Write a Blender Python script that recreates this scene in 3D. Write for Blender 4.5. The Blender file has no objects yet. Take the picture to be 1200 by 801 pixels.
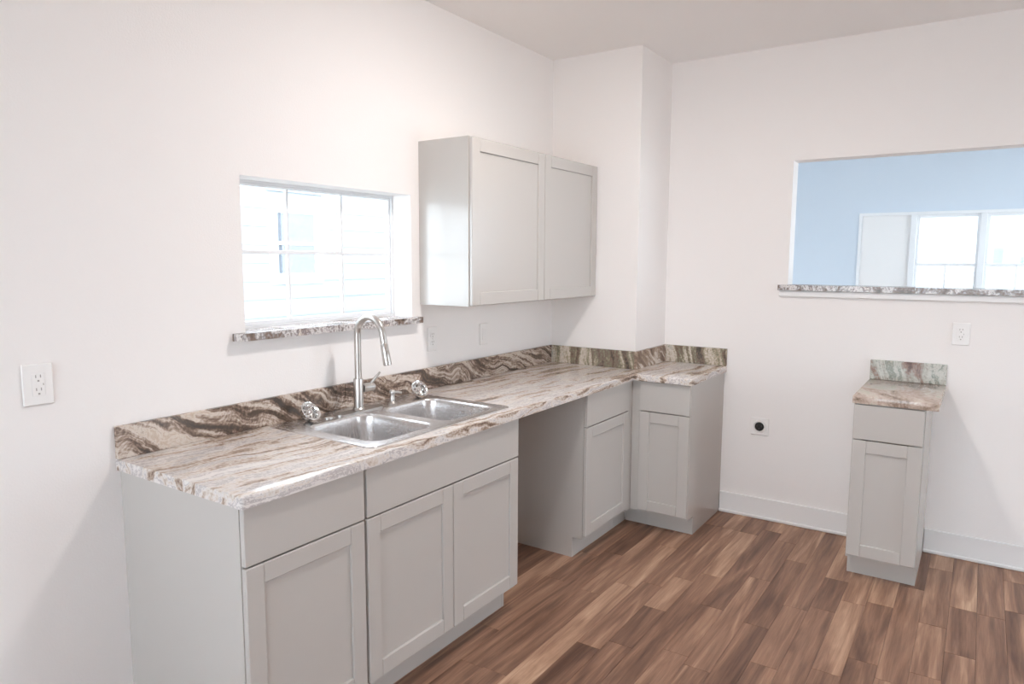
import bpy, bmesh, math, random
from mathutils import Vector, Matrix
random.seed(7)
S = bpy.context.scene
COL = S.collection

# ------------------------------------------------------------------ camera
cd_ = bpy.data.cameras.new('camera'); CAM = bpy.data.objects.new('camera', cd_); COL.objects.link(CAM)
cd_.sensor_width = 36.0; cd_.lens = 823.3 / 1200 * 36.0; cd_.clip_start = 0.02
yaw, pit, rol = [math.radians(v) for v in (33.80, -6.583, 0.2575)]
fw = Vector((-math.sin(yaw) * math.cos(pit), math.cos(yaw) * math.cos(pit), math.sin(pit)))
rt = Vector((math.cos(yaw), math.sin(yaw), 0)); up = rt.cross(fw)
rt = rt * math.cos(rol) + up * math.sin(rol); up = rt.cross(fw)
CAM.matrix_world = Matrix((( rt.x, up.x, -fw.x, 2.2626), (rt.y, up.y, -fw.y, -1.1107), (rt.z, up.z, -fw.z, 1.5467), (0, 0, 0, 1)))
S.camera = CAM
# ------------------------------------------------------------------ sky, exposure
W = bpy.data.worlds.new('overcast_sky'); S.world = W; W.use_nodes = True
W.node_tree.nodes['Background'].inputs[0].default_value = (0.86, 0.94, 1.0, 1)
W.node_tree.nodes['Background'].inputs[1].default_value = 16.0
LAMP_STRENGTH = 570.0
LAMP_COLOR = (1.0, 0.925, 0.885)
S.view_settings.view_transform = 'Standard'; S.view_settings.look = 'None'
S.view_settings.gamma = 1.0; S.view_settings.use_curve_mapping = False
S.view_settings.exposure = -1.10
S.cycles.max_bounces = 14; S.cycles.diffuse_bounces = 10; S.cycles.sample_clamp_indirect = 6.0

# ------------------------------------------------------------------ dimensions (metres)
HC = 2.7545          # ceiling
YB = 3.1626          # back wall
YP = 2.7093          # front of the corner pier
PX = 0.5816          # side of the corner pier
H = 0.914            # worktop height
TK = 0.036           # worktop thickness
CB = H - TK          # cabinet top
RX, RY = 4.5, -2.7   # right wall, wall behind the camera
WT = 0.115           # wall thickness
YF = 7.2             # far wall of the next room

# ------------------------------------------------------------------ materials
MATS = {}
def mat(name, col, rough=0.5, metal=0.0, spec=0.5, bump=None, **kw):
    m = bpy.data.materials.new(name); m.use_nodes = True
    b = m.node_tree.nodes['Principled BSDF']
    b.inputs['Base Color'].default_value = (*col, 1); b.inputs['Roughness'].default_value = rough
    b.inputs['Metallic'].default_value = metal; b.inputs['Specular IOR Level'].default_value = spec
    for k, v in kw.items(): b.inputs[k.replace('_', ' ')].default_value = v
    if bump:
        nt = m.node_tree; n = nt.nodes.new('ShaderNodeTexNoise'); n.inputs['Scale'].default_value = bump[0]; n.inputs['Detail'].default_value = 3
        g = nt.nodes.new('ShaderNodeNewGeometry'); bp = nt.nodes.new('ShaderNodeBump')
        bp.inputs['Strength'].default_value = bump[1]; bp.inputs['Distance'].default_value = 0.002
        nt.links.new(g.outputs['Position'], n.inputs['Vector']); nt.links.new(n.outputs['Fac'], bp.inputs['Height']); nt.links.new(bp.outputs['Normal'], b.inputs['Normal'])
    MATS[name] = m; return m
mat('wall_paint', (0.895, 0.875, 0.865), 0.75, bump=(160, 0.25))
mat('ceiling_paint', (0.94, 0.935, 0.935), 0.85, bump=(120, 0.3))
mat('blue_wall_paint', (0.65, 0.73, 0.815), 0.8, bump=(160, 0.2))
mat('white_trim', (0.86, 0.86, 0.86), 0.35)
mat('vinyl_white', (0.84, 0.86, 0.88), 0.3)
mat('cabinet_paint', (0.545, 0.525, 0.50), 0.20, spec=0.7)
mat('cabinet_inside', (0.50, 0.42, 0.33), 0.6)
mat('plate_white', (0.88, 0.87, 0.86), 0.3)
mat('slot_dark', (0.09, 0.08, 0.075), 0.6)
mat('slot_grey', (0.40, 0.38, 0.36), 0.6)
mat('plug_black', (0.008, 0.008, 0.008), 0.35)
mat('chrome', (0.86, 0.85, 0.84), 0.08, 1.0)
mat('floor_next_paint', (0.40, 0.30, 0.24), 0.5)
mat('subfloor', (0.10, 0.07, 0.055), 0.9)
mat('siding_paint', (0.40, 0.42, 0.44), 0.7)
mat('far_glass_dark', (0.11, 0.15, 0.14), 0.8)
mat('far_window_glass', (0.165, 0.18, 0.205), 0.6)
mat('pale_concrete', (0.42, 0.42, 0.40), 0.9, bump=(20, 1.0))
def glass_mat():
    m = bpy.data.materials.new('window_glass'); m.use_nodes = True; nt = m.node_tree; nt.nodes.clear()
    o = nt.nodes.new('ShaderNodeOutputMaterial'); mx = nt.nodes.new('ShaderNodeMixShader'); t = nt.nodes.new('ShaderNodeBsdfTransparent'); g = nt.nodes.new('ShaderNodeBsdfGlossy')
    g.inputs['Roughness'].default_value = 0.02; mx.inputs[0].default_value = 0.05; t.inputs[0].default_value = (0.97, 0.985, 1, 1)
    nt.links.new(t.outputs[0], mx.inputs[1]); nt.links.new(g.outputs[0], mx.inputs[2]); nt.links.new(mx.outputs[0], o.inputs[0]); MATS['window_glass'] = m
glass_mat()
def steel(name, rough, col, stretch):
    m = mat(name, col, rough, 1.0); nt = m.node_tree; b = nt.nodes['Principled BSDF']
    g = nt.nodes.new('ShaderNodeNewGeometry'); mp = nt.nodes.new('ShaderNodeMapping'); mp.inputs['Scale'].default_value = stretch
    n = nt.nodes.new('ShaderNodeTexNoise'); n.inputs['Scale'].default_value = 1.0; n.inputs['Detail'].default_value = 2
    r = nt.nodes.new('ShaderNodeMapRange'); r.inputs['To Min'].default_value = rough - 0.02; r.inputs['To Max'].default_value = rough + 0.02
    nt.links.new(g.outputs['Position'], mp.inputs[0]); nt.links.new(mp.outputs[0], n.inputs['Vector']); nt.links.new(n.outputs['Fac'], r.inputs['Value']); nt.links.new(r.outputs[0], b.inputs['Roughness'])
steel('brushed_steel', 0.27, (0.80, 0.79, 0.79), (30, 600, 30))
steel('brushed_nickel', 0.30, (0.60, 0.575, 0.55), (200, 200, 900))
def ramp(nt, stops):
    r = nt.nodes.new('ShaderNodeValToRGB'); e = r.color_ramp.elements
    while len(e) > 1: e.remove(e[-1])
    e[0].position = stops[0][0]; e[0].color = (*stops[0][1], 1)
    for p, c in stops[1:]:
        k = e.new(p); k.color = (*c, 1)
    return r
def srgb(r, g, b):
    f = lambda v: (v / 255 / 12.92) if v <= 10 else ((v / 255 + 0.055) / 1.055) ** 2.4
    return (f(r), f(g), f(b))
def granite(name, rot, scale, stops, warp=0.35, rough=0.14, off=(0, 0, 0), fine=0.25):
    m = mat(name, (0.6, 0.55, 0.5), rough); nt = m.node_tree; b = nt.nodes['Principled BSDF']; L = nt.links.new
    b.inputs['IOR'].default_value = 1.55
    g = nt.nodes.new('ShaderNodeNewGeometry')
    r0 = nt.nodes.new('ShaderNodeMapping'); r0.vector_type = 'POINT'; r0.inputs['Rotation'].default_value = [math.radians(v) for v in rot]; r0.inputs['Location'].default_value = off
    L(g.outputs['Position'], r0.inputs[0])
    wn = nt.nodes.new('ShaderNodeTexNoise'); wn.inputs['Scale'].default_value = 3.2; wn.inputs['Detail'].default_value = 3; L(r0.outputs[0], wn.inputs['Vector'])
    sb = nt.nodes.new('ShaderNodeVectorMath'); sb.operation = 'SUBTRACT'; sb.inputs[1].default_value = (0.5, 0.5, 0.5); L(wn.outputs['Color'], sb.inputs[0])
    sc = nt.nodes.new('ShaderNodeVectorMath'); sc.operation = 'SCALE'; sc.inputs['Scale'].default_value = warp; L(sb.outputs[0], sc.inputs[0])
    ad = nt.nodes.new('ShaderNodeVectorMath'); ad.operation = 'ADD'; L(r0.outputs[0], ad.inputs[0]); L(sc.outputs[0], ad.inputs[1])
    s1 = nt.nodes.new('ShaderNodeMapping'); s1.inputs['Scale'].default_value = scale; L(ad.outputs[0], s1.inputs[0])
    n1 = nt.nodes.new('ShaderNodeTexNoise'); n1.inputs['Scale'].default_value = 1.0; n1.inputs['Detail'].default_value = 7; n1.inputs['Roughness'].default_value = 0.62; n1.inputs['Distortion'].default_value = 0.5; L(s1.outputs[0], n1.inputs['Vector'])
    n2 = nt.nodes.new('ShaderNodeTexNoise'); n2.inputs['Scale'].default_value = 90; n2.inputs['Detail'].default_value = 4; L(ad.outputs[0], n2.inputs['Vector'])
    ma = nt.nodes.new('ShaderNodeMath'); ma.operation = 'MULTIPLY_ADD'; ma.inputs[1].default_value = fine; L(n2.outputs['Fac'], ma.inputs[0])
    m2 = nt.nodes.new('ShaderNodeMath'); m2.operation = 'SUBTRACT'; m2.inputs[1].default_value = fine * 0.5; L(n1.outputs['Fac'], m2.inputs[0]); L(m2.outputs[0], ma.inputs[2])
    rp = ramp(nt, stops); L(ma.outputs[0], rp.inputs[0]); L(rp.outputs[0], b.inputs['Base Color'])
    return m
CREAM, PALE, TAN, BROWN, DARK, GREY = srgb(214, 204, 194), srgb(226, 222, 220), srgb(176, 158, 144), srgb(124, 104, 91), srgb(72, 64, 59), srgb(150, 146, 146)
GREEN = srgb(140, 142, 126)
LAV = srgb(204, 200, 202)
granite('granite_top', (0, 0, 7), (21, 1.3, 20), [(0.27, DARK), (0.345, BROWN), (0.415, TAN), (0.47, CREAM), (0.52, PALE), (0.565, srgb(182, 176, 176)), (0.61, PALE), (0.70, srgb(230, 226, 222))], warp=0.13, fine=0.22)
granite('granite_splash_left', (20, 0, 0), (8, 2.0, 28), [(0.36, DARK), (0.43, srgb(90, 76, 66)), (0.485, BROWN), (0.54, TAN), (0.595, CREAM), (0.66, srgb(190, 170, 152)), (0.74, PALE)], warp=0.20, fine=0.24)
granite('granite_splash_pier', (0, 8, 0), (15, 8, 1.6), [(0.33, srgb(74, 68, 60)), (0.40, BROWN), (0.46, srgb(128, 124, 104)), (0.51, srgb(176, 164, 144)), (0.57, CREAM), (0.64, GREEN), (0.72, CREAM)], warp=0.12, off=(3, 1, 0), fine=0.24)
granite('granite_splash_side', (35, 0, 0), (8, 2.5, 20), [(0.34, DARK), (0.43, BROWN), (0.50, srgb(150, 130, 114)), (0.57, CREAM), (0.68, PALE)], warp=0.16, fine=0.12)
granite('granite_far_top', (0, 0, -20), (9, 3, 8), [(0.32, BROWN), (0.40, TAN), (0.47, srgb(196, 178, 166)), (0.53, srgb(214, 204, 194)), (0.60, srgb(186, 186, 168)), (0.68, CREAM)], warp=0.2, off=(5, 2, 0), fine=0.3)
granite('granite_far_splash', (0, 5, 0), (14, 8, 3.0), [(0.34, srgb(104, 88, 82)), (0.42, srgb(150, 126, 116)), (0.49, srgb(176, 176, 168)), (0.55, srgb(206, 206, 200)), (0.62, srgb(134, 142, 132)), (0.72, CREAM)], warp=0.20, off=(7, 2, 1), fine=0.2)
granite('granite_sill', (0, 0, 5), (14, 9, 10), [(0.32, DARK), (0.42, BROWN), (0.48, GREY), (0.53, PALE), (0.60, srgb(112, 98, 100)), (0.68, CREAM)], warp=0.1, rough=0.2)

def wood():
    m = mat('plank_wood', (0.3, 0.2, 0.15), 0.42, spec=0.35); nt = m.node_tree; b = nt.nodes['Principled BSDF']; L = nt.links.new
    tc = nt.nodes.new('ShaderNodeTexCoord'); oi = nt.nodes.new('ShaderNodeObjectInfo')
    at = nt.nodes.new('ShaderNodeAttribute'); at.attribute_type = 'GEOMETRY'; at.attribute_name = 'tone'
    sm = nt.nodes.new('ShaderNodeMath'); sm.operation = 'ADD'; L(oi.outputs['Random'], sm.inputs[0]); L(at.outputs['Fac'], sm.inputs[1])
    fr = nt.nodes.new('ShaderNodeMath'); fr.operation = 'FRACT'; L(sm.outputs[0], fr.inputs[0])
    cm = nt.nodes.new('ShaderNodeCombineXYZ'); ml = nt.nodes.new('ShaderNodeMath'); ml.operation = 'MULTIPLY'; ml.inputs[1].default_value = 37.0; L(fr.outputs[0], ml.inputs[0])
    for i in range(3): L(ml.outputs[0], cm.inputs[i])
    ad = nt.nodes.new('ShaderNodeVectorMath'); ad.operation = 'ADD'; L(tc.outputs['Object'], ad.inputs[0]); L(cm.outputs[0], ad.inputs[1])
    def noise(scale, det, dist=0.0):
        mp = nt.nodes.new('ShaderNodeMapping'); mp.inputs['Scale'].default_value = scale; L(ad.outputs[0], mp.inputs[0])
        n = nt.nodes.new('ShaderNodeTexNoise'); n.inputs['Scale'].default_value = 1; n.inputs['Detail'].default_value = det; n.inputs['Distortion'].default_value = dist; L(mp.outputs[0], n.inputs['Vector']); return n
    broad = noise((14, 1.2, 1), 4, 1.2); grain = noise((90, 4, 1), 6, 0.8); fine = noise((420, 14, 1), 2)
    w = 0
    def madd(src, k, prev):
        x = nt.nodes.new('ShaderNodeMath'); x.operation = 'MULTIPLY_ADD'; x.inputs[1].default_value = k; L(src, x.inputs[0])
        if prev is None: x.inputs[2].default_value = -0.56
        else: L(prev, x.inputs[2])
        return x.outputs[0]
    v = madd(fr.outputs[0], 0.30, None); v = madd(broad.outputs['Fac'], 1.15, v); v = madd(grain.outputs['Fac'], 0.42, v); v = madd(fine.outputs['Fac'], 0.14, v)
    rp = ramp(nt, [(0.05, srgb(86, 60, 48)), (0.30, srgb(122, 91, 74)), (0.50, srgb(151, 116, 95)), (0.70, srgb(184, 149, 124)), (0.95, srgb(214, 184, 157))]); L(v, rp.inputs[0]); L(rp.outputs[0], b.inputs['Base Color'])
    rr = nt.nodes.new('ShaderNodeMapRange'); rr.inputs['To Min'].default_value = 0.36; rr.inputs['To Max'].default_value = 0.52; L(grain.outputs['Fac'], rr.inputs['Value']); L(rr.outputs[0], b.inputs['Roughness'])
    bp = nt.nodes.new('ShaderNodeBump'); bp.inputs['Strength'].default_value = 0.12; bp.inputs['Distance'].default_value = 0.001; L(grain.outputs['Fac'], bp.inputs['Height']); L(bp.outputs['Normal'], b.inputs['Normal'])
wood()
def bulb_mat():
    m = bpy.data.materials.new('bulb_glow'); m.use_nodes = True; b = m.node_tree.nodes['Principled BSDF']
    b.inputs['Base Color'].default_value = (1, 1, 1, 1); b.inputs['Emission Color'].default_value = (*LAMP_COLOR, 1); b.inputs['Emission Strength'].default_value = LAMP_STRENGTH; MATS['bulb_glow'] = m
bulb_mat()

# ------------------------------------------------------------------ mesh helpers (coordinates are world metres)
ORG = {}
def org(p): return ORG.get(p.name, Vector((0, 0, 0))) if p else Vector((0, 0, 0))
def link(name, bm, material, parent=None, smooth=False):
    o0 = org(parent)
    if o0.length: bmesh.ops.translate(bm, verts=bm.verts, vec=-o0)
    bmesh.ops.recalc_face_normals(bm, faces=bm.faces)
    me = bpy.data.meshes.new(name); bm.to_mesh(me); bm.free()
    me.materials.append(MATS[material])
    if smooth:
        for f in me.polygons: f.use_smooth = True
        me.set_sharp_from_angle(angle=math.radians(38))
    o = bpy.data.objects.new(name, me); COL.objects.link(o)
    if parent: o.parent = parent
    ORG[o.name] = o0
    return o
def thing(name, label, cat, loc, group=None):
    o = bpy.data.objects.new(name, None); COL.objects.link(o); o.location = loc; o.empty_display_size = 0.05
    o['label'] = label; o['category'] = cat
    if group: o['group'] = group
    ORG[o.name] = Vector(loc); return o
def tag(o, label, cat, group=None):
    o['label'] = label; o['category'] = cat
    if group: o['group'] = group
    return o
def struct(o, label=None):
    o['kind'] = 'structure'
    if label: o['label'] = label
    return o
def bmbox(bm, lo, hi, bevel=0.0, seg=1):
    lo, hi = [min(a, b) for a, b in zip(lo, hi)], [max(a, b) for a, b in zip(lo, hi)]
    v = [bm.verts.new((x, y, z)) for z in (lo[2], hi[2]) for y in (lo[1], hi[1]) for x in (lo[0], hi[0])]
    fs = [bm.faces.new([v[i] for i in q]) for q in ((0, 2, 3, 1), (4, 5, 7, 6), (0, 1, 5, 4), (2, 6, 7, 3), (0, 4, 6, 2), (1, 3, 7, 5))]
    if bevel:
        es = list({e for f in fs for e in f.edges})
        bmesh.ops.bevel(bm, geom=es, offset=bevel, segments=seg, affect='EDGES', profile=0.5, clamp_overlap=True)
def box(name, lo, hi, material, parent=None, bevel=0.0, seg=1):
    bm = bmesh.new(); bmbox(bm, lo, hi, bevel, seg); return link(name, bm, material, parent, smooth=bevel > 0 and seg > 1)
def cells(bm, us, vs, keep, t0, t1, mp):
    """solid sheet: cells of a grid (us x vs) kept by keep(u,v), between t0 and t1, mapped by mp(u,v,t)"""
    V = {}
    def vert(i, j, k):
        if (i, j, k) not in V: V[i, j, k] = bm.verts.new(mp(us[i], vs[j], (t0, t1)[k]))
        return V[i, j, k]
    K = {(i, j) for i in range(len(us) - 1) for j in range(len(vs) - 1) if keep((us[i] + us[i + 1]) / 2, (vs[j] + vs[j + 1]) / 2)}
    for i, j in K:
        for k in (0, 1): bm.faces.new([vert(*q, k) for q in ((i, j), (i + 1, j), (i + 1, j + 1), (i, j + 1))])
        for (di, dj, a, b) in ((-1, 0, (i, j), (i, j + 1)), (1, 0, (i + 1, j), (i + 1, j + 1)), (0, -1, (i, j), (i + 1, j)), (0, 1, (i, j + 1), (i + 1, j + 1))):
            if (i + di, j + dj) not in K: bm.faces.new([vert(*a, 0), vert(*b, 0), vert(*b, 1), vert(*a, 1)])
def wall(name, u0, u1, v0, v1, holes, t0, t1, mp, material):
    us = sorted({u0, u1, *[h[0] for h in holes], *[h[1] for h in holes]}); vs = sorted({v0, v1, *[h[2] for h in holes], *[h[3] for h in holes]})
    bm = bmesh.new()
    cells(bm, us, vs, lambda u, v: not any(h[0] < u < h[1] and h[2] < v < h[3] for h in holes), t0, t1, mp)
    return struct(link(name, bm, material))
def lathe(bm, prof, n=32, mtx=None):
    """prof: list of (radius, z); revolved about z"""
    rings = []
    for r, z in prof:
        if r < 1e-6: rings.append([bm.verts.new((0, 0, z))])
        else: rings.append([bm.verts.new((r * math.cos(2 * math.pi * i / n), r * math.sin(2 * math.pi * i / n), z)) for i in range(n)])
    for a, b in zip(rings, rings[1:]):
        for i in range(n):
            j = (i + 1) % n
            if len(a) == 1 and len(b) == 1: continue
            if len(a) == 1: bm.faces.new((a[0], b[i], b[j]))
            elif len(b) == 1: bm.faces.new((a[i], a[j], b[0]))
            else: bm.faces.new((a[i], a[j], b[j], b[i]))
    if mtx is not None: bmesh.ops.transform(bm, matrix=mtx, verts=[v for r in rings for v in r])
def frame_to(p, d):
    d = Vector(d).normalized(); q = Vector((0, 0, 1)).rotation_difference(d)
    return Matrix.Translation(Vector(p)) @ q.to_matrix().to_4x4()
def tube(bm, pts, rad, n=20, cap=True):
    pts = [Vector(p) for p in pts]; rads = rad if isinstance(rad, (list, tuple)) else [rad] * len(pts)
    t = [(pts[min(i + 1, len(pts) - 1)] - pts[max(i - 1, 0)]).normalized() for i in range(len(pts))]
    nrm = t[0].orthogonal().normalized(); rings = []
    for i, p in enumerate(pts):
        if i: nrm = (t[i - 1].rotation_difference(t[i]) @ nrm).normalized()
        bn = t[i].cross(nrm)
        rings.append([bm.verts.new(p + (nrm * math.cos(2 * math.pi * k / n) + bn * math.sin(2 * math.pi * k / n)) * rads[i]) for k in range(n)])
    for a, b in zip(rings, rings[1:]):
        for k in range(n): bm.faces.new((a[k], a[(k + 1) % n], b[(k + 1) % n], b[k]))
    if cap:
        bm.faces.new(rings[0][::-1]); bm.faces.new(rings[-1])
def rrect(x0, x1, y0, y1, r, n=6):
    out = []
    for cx, cy, a0 in ((x1 - r, y1 - r, 0), (x0 + r, y1 - r, 90), (x0 + r, y0 + r, 180), (x1 - r, y0 + r, 270)):
        for k in range(n + 1):
            a = math.radians(a0 + 90 * k / n); out.append((cx + r * math.cos(a), cy + r * math.sin(a)))
    return out
def prism(bm, poly, axis_map, t0, t1):
    a = [bm.verts.new(axis_map(u, v, t0)) for u, v in poly]; b = [bm.verts.new(axis_map(u, v, t1)) for u, v in poly]
    bm.faces.new(a[::-1]); bm.faces.new(b); n = len(poly)
    for i in range(n): bm.faces.new((a[i], a[(i + 1) % n], b[(i + 1) % n], b[i]))

# ------------------------------------------------------------------ room shell
yz = lambda u, v, t: (t, u, v)      # sheet normal to x
xz = lambda u, v, t: (u, t, v)      # sheet normal to y
xy = lambda u, v, t: (u, v, t)
WIN = (0.493, 1.4066, 1.2505, 1.8514)
SILL = 1.2785
LEDGE = 1.416
PASS = (1.320, 3.05, LEDGE - 0.030, 2.118)
wall('wall_left', RY, YB, 0, HC, [WIN], -0.16, 0.0, yz, 'wall_paint')
wall('wall_back', -0.16, RX, 0, HC, [PASS], YB, YB + WT, xz, 'wall_paint')
SLIDE = (1.7, 2.95, 0.06, 2.15)
wall('wall_right', RY, YB, 0, HC, [SLIDE], RX, RX + 0.14, yz, 'wall_paint')
FRONTWIN = (0.3, 3.0, 0.55, 2.2)
wall('wall_front', -0.16, RX + 0.14, 0, HC, [FRONTWIN], RY - 0.14, RY, xz, 'wall_paint')
struct(box('wall_pier', (0, YP, 0), (PX, YB, HC), 'wall_paint'))
struct(box('ceiling', (-0.16, RY - 0.14, HC), (RX + 0.14, YB + WT, HC + 0.12), 'ceiling_paint'))
# next room beyond the serving opening
N0, N1 = -0.9, RX
FARR, FARL = (3.6, 6.9, 0.2, 2.4), (4.3, 6.4, 0.8, 2.2)  # unseen side windows, added to brighten the next room with daylight
wall('wall_far', N0 - 0.14, N1 + 0.14, 0, HC, [(1.12, 3.35, 0.85, 2.06)], YF, YF + 0.14, xz, 'blue_wall_paint')
wall('wall_far_left', YB + WT, YF, 0, HC, [FARL], N0 - 0.14, N0, yz, 'blue_wall_paint')
wall('wall_far_right', YB + WT, YF, 0, HC, [FARR], N1, N1 + 0.14, yz, 'blue_wall_paint')
struct(box('ceiling_next_room', (N0 - 0.14, YB + WT, HC), (N1 + 0.14, YF + 0.14, HC + 0.12), 'ceiling_paint'))
struct(box('floor_next_room', (N0 - 0.14, YB + WT, -0.12), (N1 + 0.14, YF + 0.14, 0), 'floor_next_paint'))

# floor with planks
floor = struct(box('floor', (-0.16, RY - 0.14, -0.12), (RX + 0.14, YB + WT, -0.008), 'subfloor'))
PW = 0.1045
LENS = (0.36, 0.45, 0.55, 0.66, 0.78, 0.92, 1.08, 1.25)
PM = {}
def plank_mesh(l):
    if l not in PM:
        bm = bmesh.new(); bmbox(bm, (-PW / 2 + 0.0003, -l / 2 + 0.0003, -0.008), (PW / 2 - 0.0003, l / 2 - 0.0003, 0), 0.0008)
        bmesh.ops.recalc_face_normals(bm, faces=bm.faces); me = bpy.data.meshes.new('plank'); bm.to_mesh(me); bm.free(); me.materials.append(MATS['plank_wood']); PM[l] = me
    return PM[l]
rest = bmesh.new(); tone = []
x0 = 2.125 - PW * 20
rows = int((RX - x0) / PW)
for r in range(-1, rows):
    xa = x0 + PW * r; xb = min(xa + PW, RX); xa = max(xa, 0.0)
    if xb - xa < 0.01: continue
    y = RY + random.random() * -0.8
    while y < YB:
        l = random.choice(LENS); ya, yb = max(y, RY), min(y + l, YB); y += l
        if yb - ya < 0.02: continue
        full = abs((yb - ya) - l) < 1e-6 and abs((xb - xa) - PW) < 1e-6
        inview = xa > 0.40 and xb < 2.80 and yb > 0.35 - 0.1 and not (xa > 1.2 and yb < 0.9)
        if inview:
            if full:
                o = bpy.data.objects.new('plank', plank_mesh(l)); COL.objects.link(o); o.location = ((xa + xb) / 2, (ya + yb) / 2, 0); o.parent = floor
            else:
                bm = bmesh.new(); bmbox(bm, (-(xb - xa) / 2 + 0.0003, -(yb - ya) / 2 + 0.0003, -0.008), ((xb - xa) / 2 - 0.0003, (yb - ya) / 2 - 0.0003, 0), 0.0008)
                o = link('plank', bm, 'plank_wood', None); o.location = ((xa + xb) / 2, (ya + yb) / 2, 0); o.parent = floor
        else:
            n0 = len(rest.faces); bmbox(rest, (xa + 0.0003, ya + 0.0003, -0.008), (xb - 0.0003, yb - 0.0003, 0)); tone += [random.random()] * (len(rest.faces) - n0)
me = bpy.data.meshes.new('plank_field'); rest.to_mesh(me); rest.free(); me.materials.append(MATS['plank_wood'])
a = me.attributes.new('tone', 'FLOAT', 'FACE'); a.data.foreach_set('value', tone)
pf = bpy.data.objects.new('plank_field', me); COL.objects.link(pf); pf.parent = floor; pf['kind'] = 'stuff'

# baseboards with shoe moulding
def baseboard(name, lo, hi, axis, side):
    o = box(name, lo, hi, 'white_trim', bevel=0.003); struct(o)
    l2, h2 = list(lo), list(hi); h2[2] = 0.018
    if axis == 'x' and side < 0: l2[1] = lo[1] - 0.012; h2[1] = lo[1]
    if axis == 'x' and side > 0: l2[1] = hi[1]; h2[1] = hi[1] + 0.012
    if axis == 'y' and side > 0: l2[0] = hi[0]; h2[0] = hi[0] + 0.012
    if axis == 'y' and side < 0: l2[0] = lo[0] - 0.012; h2[0] = lo[0]
    box('shoe_moulding', l2, h2, 'white_trim', o, bevel=0.004)
baseboard('baseboard_back', (0.9765, YB - 0.014, 0), (1.7805, YB, 0.1276), 'x', -1)
baseboard('baseboard_back', (2.0845, YB - 0.014, 0), (RX, YB, 0.1276), 'x', -1)
baseboard('baseboard_left', (0, RY, 0), (0.014, 0.010, 0.1276), 'y', 1)
baseboard('baseboard_front', (0.03, RY, 0), (RX - 0.03, RY + 0.014, 0.1276), 'x', 1)

# ------------------------------------------------------------------ windows
def window_frame(name, axis, u0, u1, v0, v1, t0, t1, fw_=0.022):
    mp = yz if axis == 'x' else xz
    bm = bmesh.new()
    cells(bm, [u0, u0 + fw_, u1 - fw_, u1], [v0, v0 + fw_, v1 - fw_, v1], lambda u, v: not (u0 + fw_ < u < u1 - fw_ and v0 + fw_ < v < v1 - fw_), t0, t1, mp)
    return struct(link(name, bm, 'vinyl_white'))
def mbox(name, mp, u0, u1, v0, v1, t0, t1, material, parent, bevel=0.0):
    return box(name, mp(u0, v0, t0), mp(u1, v1, t1), material, parent, bevel)
# kitchen window: six lights
w = window_frame('window_1', 'x', WIN[0], WIN[1], SILL, WIN[3], -0.15, -0.113, 0.010)
ys = (0.503, 0.803, 1.095, 1.3966); zs = (1.2885, 1.577, 1.8414)
for y in ys[1:3]: mbox('muntin', yz, y - 0.007, y + 0.007, zs[0], zs[2], -0.143, -0.128, 'vinyl_white', w, 0.002)
mbox('muntin', yz, ys[0], ys[3], zs[1] - 0.008, zs[1] + 0.008, -0.144, -0.127, 'vinyl_white', w, 0.002)
mbox('sash_rail', yz, ys[0], ys[3], zs[0], zs[0] + 0.018, -0.148, -0.122, 'vinyl_white', w, 0.002)
mbox('sash_rail', yz, ys[0], ys[3], zs[2] - 0.010, zs[2], -0.148, -0.122, 'vinyl_white', w, 0.002)
mbox('sash_stile', yz, ys[3] - 0.012, ys[3], zs[0] + 0.018, zs[2] - 0.010, -0.148, -0.122, 'vinyl_white', w, 0.002)
mbox('sash_stile', yz, ys[0], ys[0] + 0.012, zs[0] + 0.018, zs[2] - 0.010, -0.148, -0.122, 'vinyl_white', w, 0.002)
for i in range(3):
    for j in range(2): mbox('pane', yz, ys[i] + 0.001, ys[i + 1] - 0.001, zs[j] + 0.001, zs[j + 1] - 0.001, -0.137, -0.134, 'window_glass', w)
bm = bmesh.new()
cells(bm, [-0.16, 0.0008, 0.042], [0.438, WIN[0] + 0.0005, WIN[1] - 0.0005, 1.441], lambda u, v: u > 0 or WIN[0] < v < WIN[1], WIN[2], SILL, xy)
sill = link('window_sill', bm, 'granite_sill')
tag(sill, 'brown and white granite sill below the six-light kitchen window', 'window sill')
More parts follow.
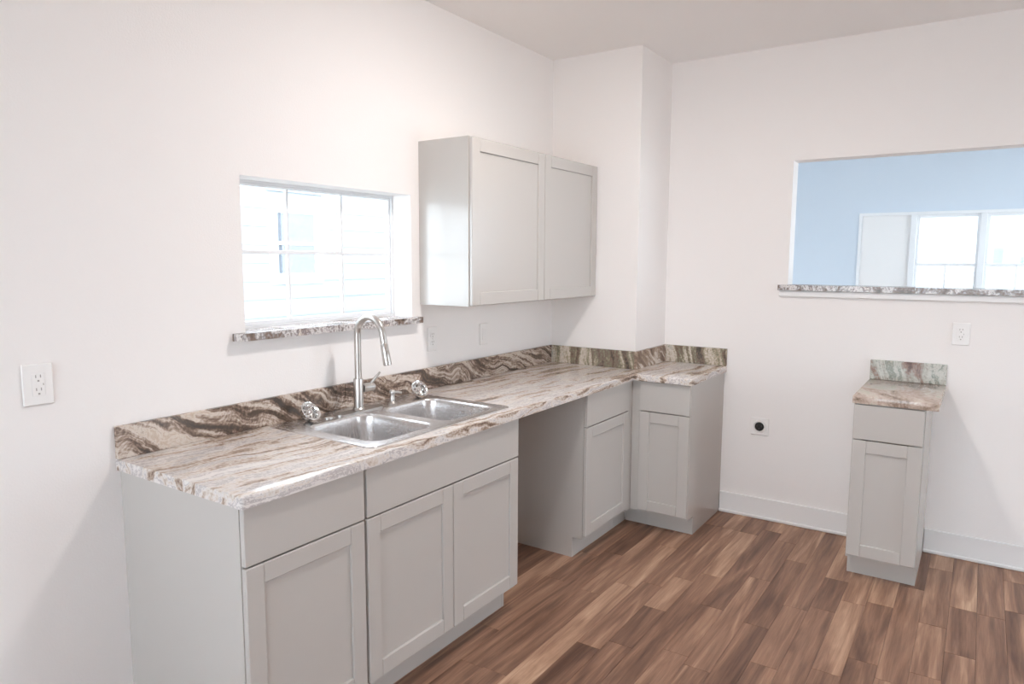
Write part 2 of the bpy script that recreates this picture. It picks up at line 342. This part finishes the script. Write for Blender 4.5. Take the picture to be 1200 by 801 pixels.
# far window bank in the next room: solid white panel at its left, then two double-hung sashes
fz0, fz1 = 0.85, 2.06
fwn = window_frame('window_2', 'y', 1.12, 3.35, fz0, fz1, YF - 0.012, YF + 0.10, 0.030)
mbox('panel', xz, 1.15, 1.60, fz0 + 0.03, fz1 - 0.03, YF + 0.02, YF + 0.05, 'white_trim', fwn)
for x in (1.60, 2.195, 2.77): mbox('mullion', xz, x, x + 0.055, fz0 + 0.03, fz1 - 0.03, YF - 0.006, YF + 0.09, 'vinyl_white', fwn, 0.003)
for xa, xb in ((1.655, 2.195), (2.25, 2.77), (2.825, 3.32)):
    mbox('meeting_rail', xz, xa, xb, 1.512, 1.545, YF + 0.03, YF + 0.07, 'vinyl_white', fwn, 0.002)
    for za, zb in ((fz0 + 0.03, 1.512), (1.545, fz1 - 0.03)):
        mbox('sash_stile', xz, xa, xa + 0.025, za, zb, YF + 0.03, YF + 0.07, 'vinyl_white', fwn, 0.002)
        mbox('sash_stile', xz, xb - 0.025, xb, za, zb, YF + 0.03, YF + 0.07, 'vinyl_white', fwn, 0.002)
        mbox('pane', xz, xa + 0.025, xb - 0.025, za, zb, YF + 0.048, YF + 0.052, 'window_glass', fwn)
    mbox('sash_rail', xz, xa + 0.025, xb - 0.025, fz1 - 0.06, fz1 - 0.03, YF + 0.03, YF + 0.07, 'vinyl_white', fwn, 0.002)
    mbox('muntin', xz, (xa + xb) / 2 - 0.008, (xa + xb) / 2 + 0.008, fz0 + 0.03, 1.512, YF + 0.04, YF + 0.06, 'vinyl_white', fwn)
# glazed openings outside the frame that bring in daylight
for nm, ax, a, t in (('door_1', 'x', SLIDE, RX), ('window_3', 'y', FRONTWIN, RY - 0.14), ('added_window_right', 'x', FARR, N1), ('added_window_left', 'x', FARL, N0 - 0.14)):
    g = window_frame(nm, ax, a[0], a[1], a[2], a[3], t + 0.03, t + 0.11, 0.05); mp = yz if ax == 'x' else xz
    mid = (a[0] + a[1]) / 2
    mbox('mullion', mp, mid - 0.035, mid + 0.035, a[2] + 0.05, a[3] - 0.05, t + 0.035, t + 0.105, 'vinyl_white', g)
    for q0, q1 in ((a[0] + 0.05, mid - 0.035), (mid + 0.035, a[1] - 0.05)): mbox('pane', mp, q0, q1, a[2] + 0.05, a[3] - 0.05, t + 0.068, t + 0.072, 'window_glass', g)

# serving ledge in the pass-through and the moulding below it
bm = bmesh.new()
cells(bm, [1.272, PASS[0] + 0.0005, PASS[1] - 0.0005, 3.10], [YB - 0.035, YB - 0.0008, YB + WT + 0.0008, YB + WT + 0.04], lambda u, v: (PASS[0] < u < PASS[1]) or not (YB - 0.0008 < v < YB + WT + 0.0008), PASS[2], LEDGE, xy)
led = link('serving_ledge', bm, 'granite_sill')
tag(led, 'long granite ledge of the serving opening in the back wall', 'ledge')
tr = struct(box('trim_1', (1.276, YB - 0.018, PASS[2] - 0.036), (3.095, YB, PASS[2] - 0.0005), 'white_trim', None, 0.003), 'white moulding under the serving ledge')

# ------------------------------------------------------------------ cabinets
XF = 0.633     # face of the doors along the left wall
def door(M, parent, u0, u1, z0, z1, d1, fr=0.060, th=0.019):
    """recessed panel plus two stiles and two rails; outer face at depth d1"""
    mb = lambda nm, a, b, c, e, da, db, p, bev: box(nm, M(a, da, c), M(b, db, e), 'cabinet_paint', p, bev)
    p = mb('door', u0 + fr - 0.006, u1 - fr + 0.006, z0 + fr - 0.006, z1 - fr + 0.006, d1 - th + 0.002, d1 - 0.009, parent, 0.0)
    mb('stile', u0, u0 + fr, z0, z1, d1 - th, d1, p, 0.0025); mb('stile', u1 - fr, u1, z0, z1, d1 - th, d1, p, 0.0025)
    mb('rail', u0 + fr, u1 - fr, z0, z0 + fr, d1 - th, d1 - 0.0003, p, 0.0025); mb('rail', u0 + fr, u1 - fr, z1 - fr, z1, d1 - th, d1 - 0.0003, p, 0.0025)
    return p
def carcass(M, t, w, D, z0, z1, toe=None, pt=0.016, top=False):
    """side panels (notched for the toe kick), bottom, back and face frame; D = depth to the face frame"""
    for ua in (0.0, w - pt):
        bm = bmesh.new()
        poly = [(0, z0), (D, z0), (D, z1), (0, z1)] if toe is None else [(0, 0), (toe, 0), (toe, 0.108), (D, 0.108), (D, z1), (0, z1)]
        prism(bm, poly, lambda d, z, u: M(u, d, z), ua, ua + pt); link('side_panel', bm, 'cabinet_paint', t)
    zb = z0 if toe is None else 0.108
    box('bottom_panel', M(pt, 0.006, zb), M(w - pt, D - 0.019, zb + pt), 'cabinet_inside', t)
    box('back_panel', M(pt, 0.0, zb), M(w - pt, 0.006, z1), 'cabinet_inside', t)
    if top: box('top_panel', M(pt, 0.006, z1 - pt), M(w - pt, D - 0.019, z1), 'cabinet_inside', t)
    bm = bmesh.new(); f = 0.038
    us = [pt, f, w - f, w - pt]; vs = [zb + (0 if toe is None else 0), zb + f, z1 - f, z1]
    cells(bm, us, vs, lambda u, v: not (f < u < w - f and vs[1] < v < vs[2]), D - 0.019, D, lambda u, v, d: M(u, d, v)); link('face_frame', bm, 'cabinet_paint', t)
    if toe is not None: box('toe_kick', M(pt, toe - 0.014, 0), M(w - pt, toe - 0.001, 0.108), 'cabinet_paint', t)
ZD0, ZD1, ZR0, ZR1 = 0.1237, 0.7000, 0.7055, 0.8725
def base_cabinet(label, M, loc, w, D, ndoors, toe, el=0.004, er=0.004):
    t = thing('base_cabinet', label, 'cabinet', loc)
    carcass(M, t, w, D, 0, CB - 0.0005, toe)
    d1 = D + 0.0195
    box('drawer_front', M(el, D + 0.0005, ZR0), M(w - er, d1, ZR1), 'cabinet_paint', t, 0.0016)
    span = (w - el - er - 0.003 * (ndoors - 1)) / ndoors
    for k in range(ndoors):
        a = el + k * (span + 0.003); door(M, t, a, a + span, ZD0, ZD1, d1)
    return t
def left_run(y0): return lambda u, d, z: (d, y0 + u, z)
DL = XF - 0.0195
Y1, Y2, Y3, Y3E = 0.4707, 1.3798, 2.0132, 2.5240
base_cabinet('grey base cabinet with one drawer and door, nearest end of the worktop', left_run(0.0133), (0.3, 0.24, 0), Y1 - 0.0133 - 0.001, DL, 1, 0.5565, 0.002, 0.006)
base_cabinet('wide grey base cabinet with two doors under the steel sink', left_run(Y1), (0.3, 0.93, 0), Y2 - Y1, DL, 2, 0.5565, 0.005, 0.002)
Y4 = 2.5635; X4A, X4B = 0.676, 0.9740
D4 = YB - Y4 - 0.0195
c3 = base_cabinet('grey base cabinet right of the open appliance gap, next to the inner corner', left_run(Y3), (0.3, 2.25, 0), Y3E - Y3, DL, 1, 0.5565, 0.003, 0.003)
box('filler_strip', (DL - 0.02, Y3E + 0.0005, 0.108), (DL + 0.012, YB - D4 + 0.0192, CB - 0.0005), 'cabinet_paint', c3, 0.001)
box('toe_kick', (0.5435, Y3E + 0.0005, 0), (0.5560, 2.668, 0.108), 'cabinet_paint', c3)
M4 = lambda u, d, z: (X4A + u, YB - 0.0005 - d, z)
c4 = base_cabinet('grey base cabinet facing forward at the short end of the worktop', M4, (0.82, 2.9, 0), X4B - X4A, D4, 1, YB - 2.6705, 0.003, 0.002)
box('filler_strip', (DL + 0.0125, YB - D4 - 0.0, 0.108), (X4A - 0.0005, YB - D4 + 0.02, CB - 0.0005), 'cabinet_paint', c4, 0.001)
box('toe_kick', (0.5565, 2.6715, 0), (X4A - 0.0005, 2.6845, 0.108), 'cabinet_paint', c4)
XR0, XR1 = 1.7824, 2.0824
MR = lambda u, d, z: (XR0 + u, YB - 0.0005 - d, z)
base_cabinet('narrow grey base cabinet standing alone against the back wall', MR, (1.93, 2.86, 0), XR1 - XR0, 0.6063 - 0.0195, 1, 0.5084, 0.003, 0.003)
# wall cabinet
UY0, UY1, UX, UZ0, UZ1 = 1.4659, YP - 0.003, 0.3153, 1.3360, 2.1039
uc = thing('wall_cabinet', 'grey two-door wall cabinet hung right of the window', 'cabinet', (0.15, 2.08, UZ0))
MU = lambda u, d, z: (0.0005 + d, UY0 + u, z)
UD = UX - 0.0200
carcass(MU, uc, UY1 - UY0, UD, UZ0, UZ1, None, top=True)
gap = 2.1056 - UY0
door(MU, uc, 0.006, gap - 0.0025, UZ0 + 0.004, UZ1 - 0.003, UX - 0.0005)
door(MU, uc, gap + 0.0025, UY1 - UY0 - 0.003, UZ0 + 0.004, UZ1 - 0.003, UX - 0.0005)

# ------------------------------------------------------------------ worktop
CX, CY4, CX4 = 0.650, 2.5451, 0.9868
SX0, SX1, SY0, SY1 = 0.030, 0.588, 0.550, 1.388      # sink rim
ct = thing('worktop', 'long L-shaped brown and white granite worktop holding the sink', 'countertop', (0.3, 1.3, CB))
bm = bmesh.new()
ux = [0, SX0 + 0.03, SX1 - 0.02, PX, CX, CX4]; ux = sorted(ux); vy = [0, SY0 + 0.02, SY1 - 0.02, CY4, YP, YB - 0.0005]
def keep(u, v):
    if u > CX and v < CY4: return False
    if u < PX and v > YP: return False
    if SX0 + 0.03 < u < SX1 - 0.02 and SY0 + 0.02 < v < SY1 - 0.02: return False
    return True
ux = [0.0005, *ux[1:]]
cells(bm, ux, [0, *vy[1:4], YP - 0.0005, vy[5]], lambda u, v: keep(u, v if v < YP - 0.0005 else v + 0.001), CB, H, xy)
bm.edges.ensure_lookup_table()
def front(p):
    return (abs(p.x - CX) < 1e-5 and p.y < CY4 + 1e-5) or (abs(p.y) < 1e-5) or (abs(p.y - CY4) < 1e-5 and p.x > CX - 1e-5) or (abs(p.x - CX4) < 1e-5)
es = [e for e in bm.edges if len(e.link_faces) == 2 and front(e.verts[0].co) and front(e.verts[1].co) and
      abs(e.link_faces[0].normal.dot(e.link_faces[1].normal)) < 0.5 and ((abs(e.verts[0].co.z - H) < 1e-5 and abs(e.verts[1].co.z - H) < 1e-5) or
      (abs(e.verts[0].co.z - e.verts[1].co.z) > 0.01 and abs(e.verts[0].co.y) < 1e-5 and abs(e.verts[0].co.x - CX) < 1e-5))]
bmesh.ops.bevel(bm, geom=es, offset=0.009, segments=4, affect='EDGES', profile=0.5)
link('slab', bm, 'granite_top', ct, True)
BT, BH = 0.018, H + 0.106
def splash(lo, hi, m, parent): return box('backsplash', lo, hi, m, parent, 0.0012)
splash((0.0005, 0, H + 0.0003), (BT, 0.958, BH), 'granite_splash_left', ct)
splash((0.0005, 0.9586, H + 0.0003), (BT, YP - 0.0005, BH), 'granite_splash_left', ct)
splash((BT + 0.0005, YP - BT, H + 0.0003), (PX, YP - 0.0005, BH), 'granite_splash_pier', ct)
splash((PX + 0.0005, YP - BT, H + 0.0003), (PX + BT, YB - BT - 0.0005, BH), 'granite_splash_side', ct)
splash((PX + 0.0005, YB - BT, H + 0.0003), (CX4, YB - 0.0005, BH), 'granite_splash_pier', ct)
rt_ = thing('worktop', 'short granite worktop on the cabinet standing alone, with its own upstand', 'countertop', (1.95, 2.86, CB))
box('slab', (1.7752, YB - 0.612, CB), (2.1332, YB - 0.0005, H), 'granite_far_top', rt_, 0.003, 2)
splash((1.7752, YB - BT, H + 0.0003), (2.1332, YB - 0.0005, BH), 'granite_far_splash', rt_)

# ------------------------------------------------------------------ sink
zt = H + 0.005
sk = thing('kitchen_sink', 'stainless steel double-bowl sink set into the long worktop', 'sink', (0.31, 0.97, H))
B1 = (0.165, 0.550, 0.604, 0.937); B2 = (0.165, 0.550, 0.997, 1.334)
outer = rrect(SX0, SX1, SY0, SY1, 0.028, 6); inner = rrect(SX0 + 0.008, SX1 - 0.008, SY0 + 0.008, SY1 - 0.008, 0.022, 6)
bm = bmesh.new()
ro = [bm.verts.new((x, y, H + 0.0006)) for x, y in outer]
rm = [bm.verts.new((x, y, H + 0.0035)) for x, y in rrect(SX0 + 0.002, SX1 - 0.002, SY0 + 0.002, SY1 - 0.002, 0.027, 6)]
ri = [bm.verts.new((x, y, zt)) for x, y in inner]
for a, b in ((ro, rm), (rm, ri)):
    for i in range(len(a)): bm.faces.new((a[i], a[(i + 1) % len(a)], b[(i + 1) % len(b)], b[i]))
edges = [bm.edges.get((ri[i], ri[(i + 1) % len(ri)])) for i in range(len(ri))]
for b in (B1, B2):
    hole = [bm.verts.new((x, y, zt)) for x, y in rrect(*b, 0.062, 8)]
    edges += [bm.edges.new((hole[i], hole[(i + 1) % len(hole)])) for i in range(len(hole))]
bmesh.ops.triangle_fill(bm, edges=edges, use_beauty=True)
for f in [f for f in bm.faces if len(f.verts) == 3 and any(b[0] + 0.01 < f.calc_center_median().x < b[1] - 0.01 and b[2] + 0.01 < f.calc_center_median().y < b[3] - 0.01 and all(b[0] - 1e-4 <= v.co.x <= b[1] + 1e-4 and b[2] - 1e-4 <= v.co.y <= b[3] + 1e-4 for v in f.verts) for b in (B1, B2))]: bm.faces.remove(f)
link('rim', bm, 'brushed_steel', sk, True)
for b in (B1, B2):
    bm = bmesh.new(); cx, cy = (b[0] + b[1]) / 2, (b[2] + b[3]) / 2; depth = 0.175
    prof = [(0, 0), (0.003, -0.001), (0.006, -0.004), (0.008, -0.010)] + [(0.008 + 0.012 * k / 4, -0.010 - (depth - 0.055) * k / 4) for k in range(1, 5)]
    for k in range(1, 7):
        a = math.radians(90 * k / 6); prof.append((0.020 + 0.045 * (1 - math.cos(a)), -(depth - 0.045) - 0.045 * math.sin(a)))
    rings = []
    for s, z in prof:
        r = max(0.062 - s * 0.3, 0.02)
        rings.append([bm.verts.new((x, y, zt + z)) for x, y in rrect(b[0] + s, b[1] - s, b[2] + s, b[3] - s, r, 8)])
    n = len(rings[0])
    for a_, c_ in zip(rings, rings[1:]):
        for i in range(n): bm.faces.new((a_[i], a_[(i + 1) % n], c_[(i + 1) % n], c_[i]))
    dr = [bm.verts.new((cx + 0.045 * math.cos(2 * math.pi * (i + 4.5) / n), cy + 0.045 * math.sin(2 * math.pi * (i + 4.5) / n), zt - depth - 0.003)) for i in range(n)]
    for i in range(n): bm.faces.new((rings[-1][i], rings[-1][(i + 1) % n], dr[(i + 1) % n], dr[i]))
    bw = link('bowl', bm, 'brushed_steel', sk, True)
    bm = bmesh.new(); lathe(bm, [(0.045, 0), (0.043, 0.002), (0.038, 0.0), (0.036, -0.020), (0.0, -0.022)], 32, Matrix.Translation((cx, cy, zt - depth - 0.003))); link('drain', bm, 'chrome', bw, True)

# ------------------------------------------------------------------ faucet
fx, fy = 0.120, 0.938
fa = thing('faucet', 'brushed nickel gooseneck pull-down faucet behind the sink bowls', 'faucet', (fx, fy, zt))
bm = bmesh.new(); prism(bm, rrect(fx - 0.031, fx + 0.031, fy - 0.128, fy + 0.128, 0.030, 8), xy, zt + 0.0004, zt + 0.0055)
link('base_plate', bm, 'brushed_nickel', fa, True)
bm = bmesh.new(); lathe(bm, [(0, 0), (0.025, 0), (0.0255, 0.004), (0.023, 0.008), (0.0200, 0.011), (0.0200, 0.128), (0.0190, 0.132), (0.015, 0.1325), (0, 0.1325)], 36, Matrix.Translation((fx, fy, zt + 0.0058))); link('body', bm, 'brushed_nickel', fa, True)
zb = zt + 0.138; R = 0.074; zc = 1.330 - R - 0.0130
dx, dy = math.cos(math.radians(-2)), math.sin(math.radians(-2))
pts = [(fx, fy, zb), (fx, fy, (zb + zc) / 2)]
for k in range(0, 21):
    a = math.radians(180 - 172 * k / 20); s = R + R * math.cos(a); pts.append((fx + dx * s, fy + dy * s, zc + R * math.sin(a)))
tdir = (Vector(pts[-1]) - Vector(pts[-2])).normalized()
pe = Vector(pts[-1]) + tdir * 0.040; pts.append(pe)
bm = bmesh.new(); tube(bm, pts, 0.0142, 24); link('spout', bm, 'brushed_nickel', fa, True)
bm = bmesh.new(); hd = pe + tdir * 0.001
tube(bm, [hd, hd + tdir * 0.004, hd + tdir * 0.03, hd + tdir * 0.080, hd + tdir * 0.087, hd + tdir * 0.088], [0.0142, 0.0156, 0.0160, 0.0166, 0.0158, 0.0120], 24)
sh = link('spray_head', bm, 'brushed_nickel', fa, True)
bq = hd + tdir * 0.035 + Vector((dx, dy, 0)) * 0.0150
box('spray_button', bq - Vector((0.003, 0.005, 0.010)), bq + Vector((0.003, 0.005, 0.010)), 'brushed_nickel', sh, 0.002)
bm = bmesh.new(); tube(bm, [(fx, fy + 0.022, 1.012), (fx, fy + 0.060, 1.012)], 0.0185, 24); hb = link('handle_hub', bm, 'brushed_nickel', fa, True)
bm = bmesh.new(); tube(bm, [(fx, fy + 0.0602, 1.012), (fx, fy + 0.064, 1.012), (fx, fy + 0.082, 1.012), (fx, fy + 0.088, 1.012)], [0.0165, 0.0178, 0.0178, 0.013], 24)
hl = link('handle', bm, 'brushed_nickel', fa, True)
bm = bmesh.new(); tube(bm, [(fx + 0.002, fy + 0.074, 1.028), (fx + 0.012, fy + 0.085, 1.048), (fx + 0.026, fy + 0.102, 1.074)], [0.0065, 0.0062, 0.0045], 12); link('lever', bm, 'brushed_nickel', hl, True)

# soap dispenser
sx_, sy_ = 0.135, 1.124
sd = thing('soap_dispenser', 'small brushed nickel soap pump beside the faucet', 'soap dispenser', (sx_, sy_, zt))
bm = bmesh.new(); lathe(bm, [(0, 0), (0.019, 0), (0.0195, 0.003), (0.014, 0.008), (0.0105, 0.012), (0.0105, 0.040), (0.008, 0.044), (0, 0.044)], 28, Matrix.Translation((sx_, sy_, zt + 0.0004))); link('body', bm, 'brushed_nickel', sd, True)
bm = bmesh.new(); lathe(bm, [(0, 0.0445), (0.012, 0.0445), (0.013, 0.048), (0.013, 0.058), (0.010, 0.062), (0, 0.062)], 28, Matrix.Translation((sx_, sy_, zt))); ph = link('pump_head', bm, 'brushed_nickel', sd, True)
bm = bmesh.new(); tube(bm, [(sx_ + 0.004, sy_ + 0.004, zt + 0.053), (sx_ + 0.020, sy_ + 0.017, zt + 0.0535), (sx_ + 0.032, sy_ + 0.026, zt + 0.050)], [0.006, 0.0055, 0.0045], 12); link('nozzle', bm, 'brushed_nickel', ph, True)
# hole cover on the deck
bm = bmesh.new(); lathe(bm, [(0, 0), (0.022, 0), (0.022, 0.002), (0.015, 0.005), (0, 0.006)], 28, Matrix.Translation((0.115, 0.775, zt + 0.0003)))
tag(link('hole_cover', bm, 'chrome', None, True), 'small round steel tap-hole cover between faucet and nearer strainer', 'hole cover')

# two loose basket strainers leaning on the deck
def strainer(label, pos, nrm):
    n = Vector(nrm).normalized(); q = Vector((0, 0, 1)).rotation_difference(n).to_matrix().to_4x4()
    profs = {'basket': ([(0.0, -0.030), (0.018, -0.030), (0.026, -0.027), (0.029, -0.020), (0.031, -0.004), (0.034, 0.000), (0.040, 0.001), (0.0425, 0.003), (0.0430, 0.0015), (0.041, -0.001), (0.0345, -0.0025), (0.033, -0.005), (0.031, -0.022), (0.027, -0.029), (0.018, -0.032), (0, -0.032)], 'chrome'),
             'knob': ([(0, -0.0295), (0.004, -0.0295), (0.004, -0.006), (0.011, -0.004), (0.012, 0.000), (0.010, 0.003), (0, 0.004)], 'chrome'),
             'stopper': ([(0, -0.0325), (0.020, -0.0325), (0.021, -0.036), (0.019, -0.039), (0, -0.039)], 'plug_black')}
    zmin = min((q @ Vector((r * math.cos(k * 0.1), r * math.sin(k * 0.1), z))).z for pf_, _ in profs.values() for r, z in pf_ for k in range(63))
    base = Vector((pos[0], pos[1], zt + 0.0006 - zmin))
    t = thing('sink_strainer', label, 'strainer', (pos[0], pos[1], zt), 'loose sink strainers')
    for nm, (pf_, m_) in profs.items():
        bm = bmesh.new(); lathe(bm, pf_, 36, Matrix.Translation(base) @ q); link(nm, bm, m_, t, True)
    for k in range(6):
        bm = bmesh.new(); a = 2 * math.pi * k / 6
        lathe(bm, [(0, 0), (0.0035, 0), (0.0035, 0.0006), (0, 0.0006)], 10, Matrix.Translation(base) @ q @ Matrix.Translation((0.016 * math.cos(a), 0.016 * math.sin(a), -0.0298))); link('drain_hole', bm, 'plug_black', t)
strainer('steel basket strainer tipped up at the nearer end of the sink', (0.108, 0.695), (0.84, 0.10, 0.74))
strainer('steel basket strainer tipped up behind the far sink bowl', (0.134, 1.305), (0.87, -0.24, 0.63))

# ------------------------------------------------------------------ outlets
def outlet(label, name, axis, u0, u1, z0, z1, style):
    # axis 'x': on the left wall (plate faces +x); 'y': on the back wall (plate faces -y)
    mp = (lambda u, d, z: (0.0004 + d, u, z)) if axis == 'x' else (lambda u, d, z: (u, YB - 0.0004 - d, z))
    uc_, zc_ = (u0 + u1) / 2, (z0 + z1) / 2
    t = thing(name, label, 'switch' if style == 'rocker' else 'outlet', mp(uc_, 0, zc_))
    bb = lambda nm, a, b, c, e, d0, d1, m_, p, bev=0.0: box(nm, mp(a, d0, c), mp(b, d1, e), m_, p, bev)
    bb('cover_plate', u0, u1, z0, z1, 0, 0.006, 'plate_white', t, 0.003)
    def slots(f, zc):
        for s in (-1, 1): bb('slot', uc_ + s * 0.0063 - 0.0013, uc_ + s * 0.0063 + 0.0013, zc - 0.001, zc + 0.0075, 0.0074, 0.0086, 'slot_grey', f)
        bb('slot', uc_ - 0.0026, uc_ + 0.0026, zc - 0.0125, zc - 0.0075, 0.0074, 0.0086, 'slot_grey', f)
    if style == 'gfci':
        f = bb('receptacle', uc_ - 0.017, uc_ + 0.017, zc_ - 0.033, zc_ + 0.033, 0.0062, 0.0080, 'plate_white', t, 0.0008)
        slots(f, zc_ + 0.021); slots(f, zc_ - 0.017)
        bb('test_button', uc_ - 0.006, uc_ + 0.006, zc_ + 0.001, zc_ + 0.0055, 0.0074, 0.0092, 'plate_white', f); bb('reset_button', uc_ - 0.006, uc_ + 0.006, zc_ - 0.0055, zc_ - 0.001, 0.0074, 0.0092, 'plate_white', f)
        bb('indicator', uc_ + 0.0115, uc_ + 0.0135, zc_ - 0.003, zc_ + 0.003, 0.0074, 0.0086, 'slot_grey', f)
    elif style == 'duplex':
        for s in (-1, 1):
            bm = bmesh.new(); prism(bm, rrect(uc_ - 0.0165, uc_ + 0.0165, zc_ + s * 0.0195 - 0.0145, zc_ + s * 0.0195 + 0.0145, 0.010, 5), lambda u, v, d: mp(u, d, v), 0.0062, 0.0080)
            f = link('receptacle', bm, 'plate_white', t); slots(f, zc_ + s * 0.0195 + 0.002)
        bb('screw', uc_ - 0.0025, uc_ + 0.0025, zc_ - 0.0025, zc_ + 0.0025, 0.0062, 0.0070, 'chrome', t)
    elif style == 'rocker':
        f = bb('rocker', uc_ - 0.0165, uc_ + 0.0165, zc_ - 0.033, zc_ + 0.033, 0.0062, 0.0090, 'plate_white', t, 0.0015)
        bb('rocker_seam', uc_ - 0.003, uc_ + 0.003, zc_ - 0.020, zc_ + 0.020, 0.0088, 0.0096, 'plate_white', f)
    elif style == 'range':
        rot = frame_to(mp(uc_, 0.0062, zc_), (0, -1, 0))
        bm = bmesh.new(); lathe(bm, [(0.026, 0), (0.038, 0), (0.038, 0.001), (0.036, 0.004), (0.0285, 0.005), (0.0275, 0.003), (0.026, 0)], 36, rot); link('bezel', bm, 'plate_white', t, True)
        bm = bmesh.new(); lathe(bm, [(0, 0), (0.0258, 0), (0.0262, 0.006), (0.024, 0.008), (0, 0.008)], 36, rot); f = link('receptacle', bm, 'plug_black', t, True)
        for a, b, h in ((-0.013, 0.004, 0.006), (0.013, 0.004, 0.006), (0.0, -0.011, 0.004)): bb('slot', uc_ + a - 0.0015, uc_ + a + 0.0015, zc_ + b - h, zc_ + b + h, 0.0143, 0.0150, 'slot_dark', f)
outlet('white ground-fault outlet left of the worktop on the window wall', 'wall_outlet', 'x', -0.247, -0.165, 1.124, 1.246, 'gfci')
outlet('white duplex outlet just right of the window sill, below the wall cabinet', 'wall_outlet', 'x', 1.514, 1.586, 1.099, 1.222, 'duplex')
outlet('white rocker plate under the middle of the wall cabinet', 'light_switch', 'x', 1.946, 2.020, 1.090, 1.208, 'rocker')
outlet('square white range outlet with black round socket near the floor', 'range_outlet', 'y', 1.146, 1.252, 0.512, 0.618, 'range')
outlet('white ground-fault outlet above the short worktop on the back wall', 'wall_outlet', 'y', 2.142, 2.221, 1.125, 1.241, 'gfci')

# ------------------------------------------------------------------ ceiling lamp (above the frame)
lx, ly = 1.22, 1.24
lp = thing('ceiling_lamp', 'round white flush ceiling lamp with a shallow glowing dome', 'lamp', (lx, ly, HC))
bm = bmesh.new(); lathe(bm, [(0, 0), (0.115, 0), (0.118, -0.006), (0.112, -0.022), (0.098, -0.026), (0.094, -0.020), (0, -0.020)], 40, Matrix.Translation((lx, ly, HC - 0.0005))); link('housing', bm, 'plate_white', lp, True)
bm = bmesh.new(); lathe(bm, [(0, -0.0205), (0.093, -0.0205), (0.093, -0.0250), (0.088, -0.031), (0.070, -0.038), (0.040, -0.043), (0, -0.045)], 40, Matrix.Translation((lx, ly, HC - 0.0005))); link('lens', bm, 'bulb_glow', lp, True)

# ------------------------------------------------------------------ outside
struct(box('ground', (-14, -14, -0.5), (18, 22, -0.3), 'pale_concrete'), 'pale concrete yard around the house')
hx = -3.2
nh = thing('neighbour_house', 'pale clapboard house wall seen through the kitchen window', 'house', (hx - 0.2, 3.5, -0.3))
box('wall', (hx - 0.25, -1.0, -0.3), (hx, 8.5, 3.0), 'siding_paint', nh)
NW = (3.13, 3.56, 1.42, 1.98)
for k in range(20):
    z = -0.3 + 0.165 * k; top = z + 0.172
    for ya, yb in (((-1.0, NW[0] - 0.10), (NW[1] + 0.10, 8.5)) if NW[2] - 0.12 < z + 0.08 < NW[3] + 0.12 else ((-1.0, 8.5),)):
        bm = bmesh.new(); prism(bm, [(hx + 0.0005, z), (hx + 0.015, z), (hx + 0.010, top), (hx + 0.0005, top)], lambda u, v, t: (u, t, v), ya, yb); link('clapboard', bm, 'siding_paint', nh)
wf = box('window', (hx + 0.001, NW[0], NW[2]), (hx + 0.012, NW[1], NW[3]), 'far_window_glass', nh)
bm = bmesh.new(); cells(bm, [NW[0] - 0.10, NW[0], NW[1], NW[1] + 0.10], [NW[2] - 0.10, NW[2], NW[3], NW[3] + 0.10], lambda u, v: not (NW[0] < u < NW[1] and NW[2] < v < NW[3]), hx + 0.001, hx + 0.020, yz); link('window_casing', bm, 'white_trim', wf)
box('meeting_rail', (hx + 0.012, NW[0], (NW[2] + NW[3]) / 2 - 0.015), (hx + 0.025, NW[1], (NW[2] + NW[3]) / 2 + 0.015), 'white_trim', wf)
sh_ = thing('outbuilding', 'pale building with two small dark windows beyond the next room', 'building', (2.5, 13.6, -0.3))
box('wall', (-4, 13.5, -0.3), (10, 13.8, 3.6), 'siding_paint', sh_)
for xa, xb, za, zb_ in ((2.36, 2.50, 1.53, 1.80), (2.74, 2.92, 1.50, 1.66)):
    pn = box('window', (xa, 13.49, za), (xb, 13.4995, zb_), 'far_glass_dark', sh_)
    box('window_ledge', (xa - 0.03, 13.46, za - 0.03), (xb + 0.03, 13.4995, za), 'white_trim', pn)
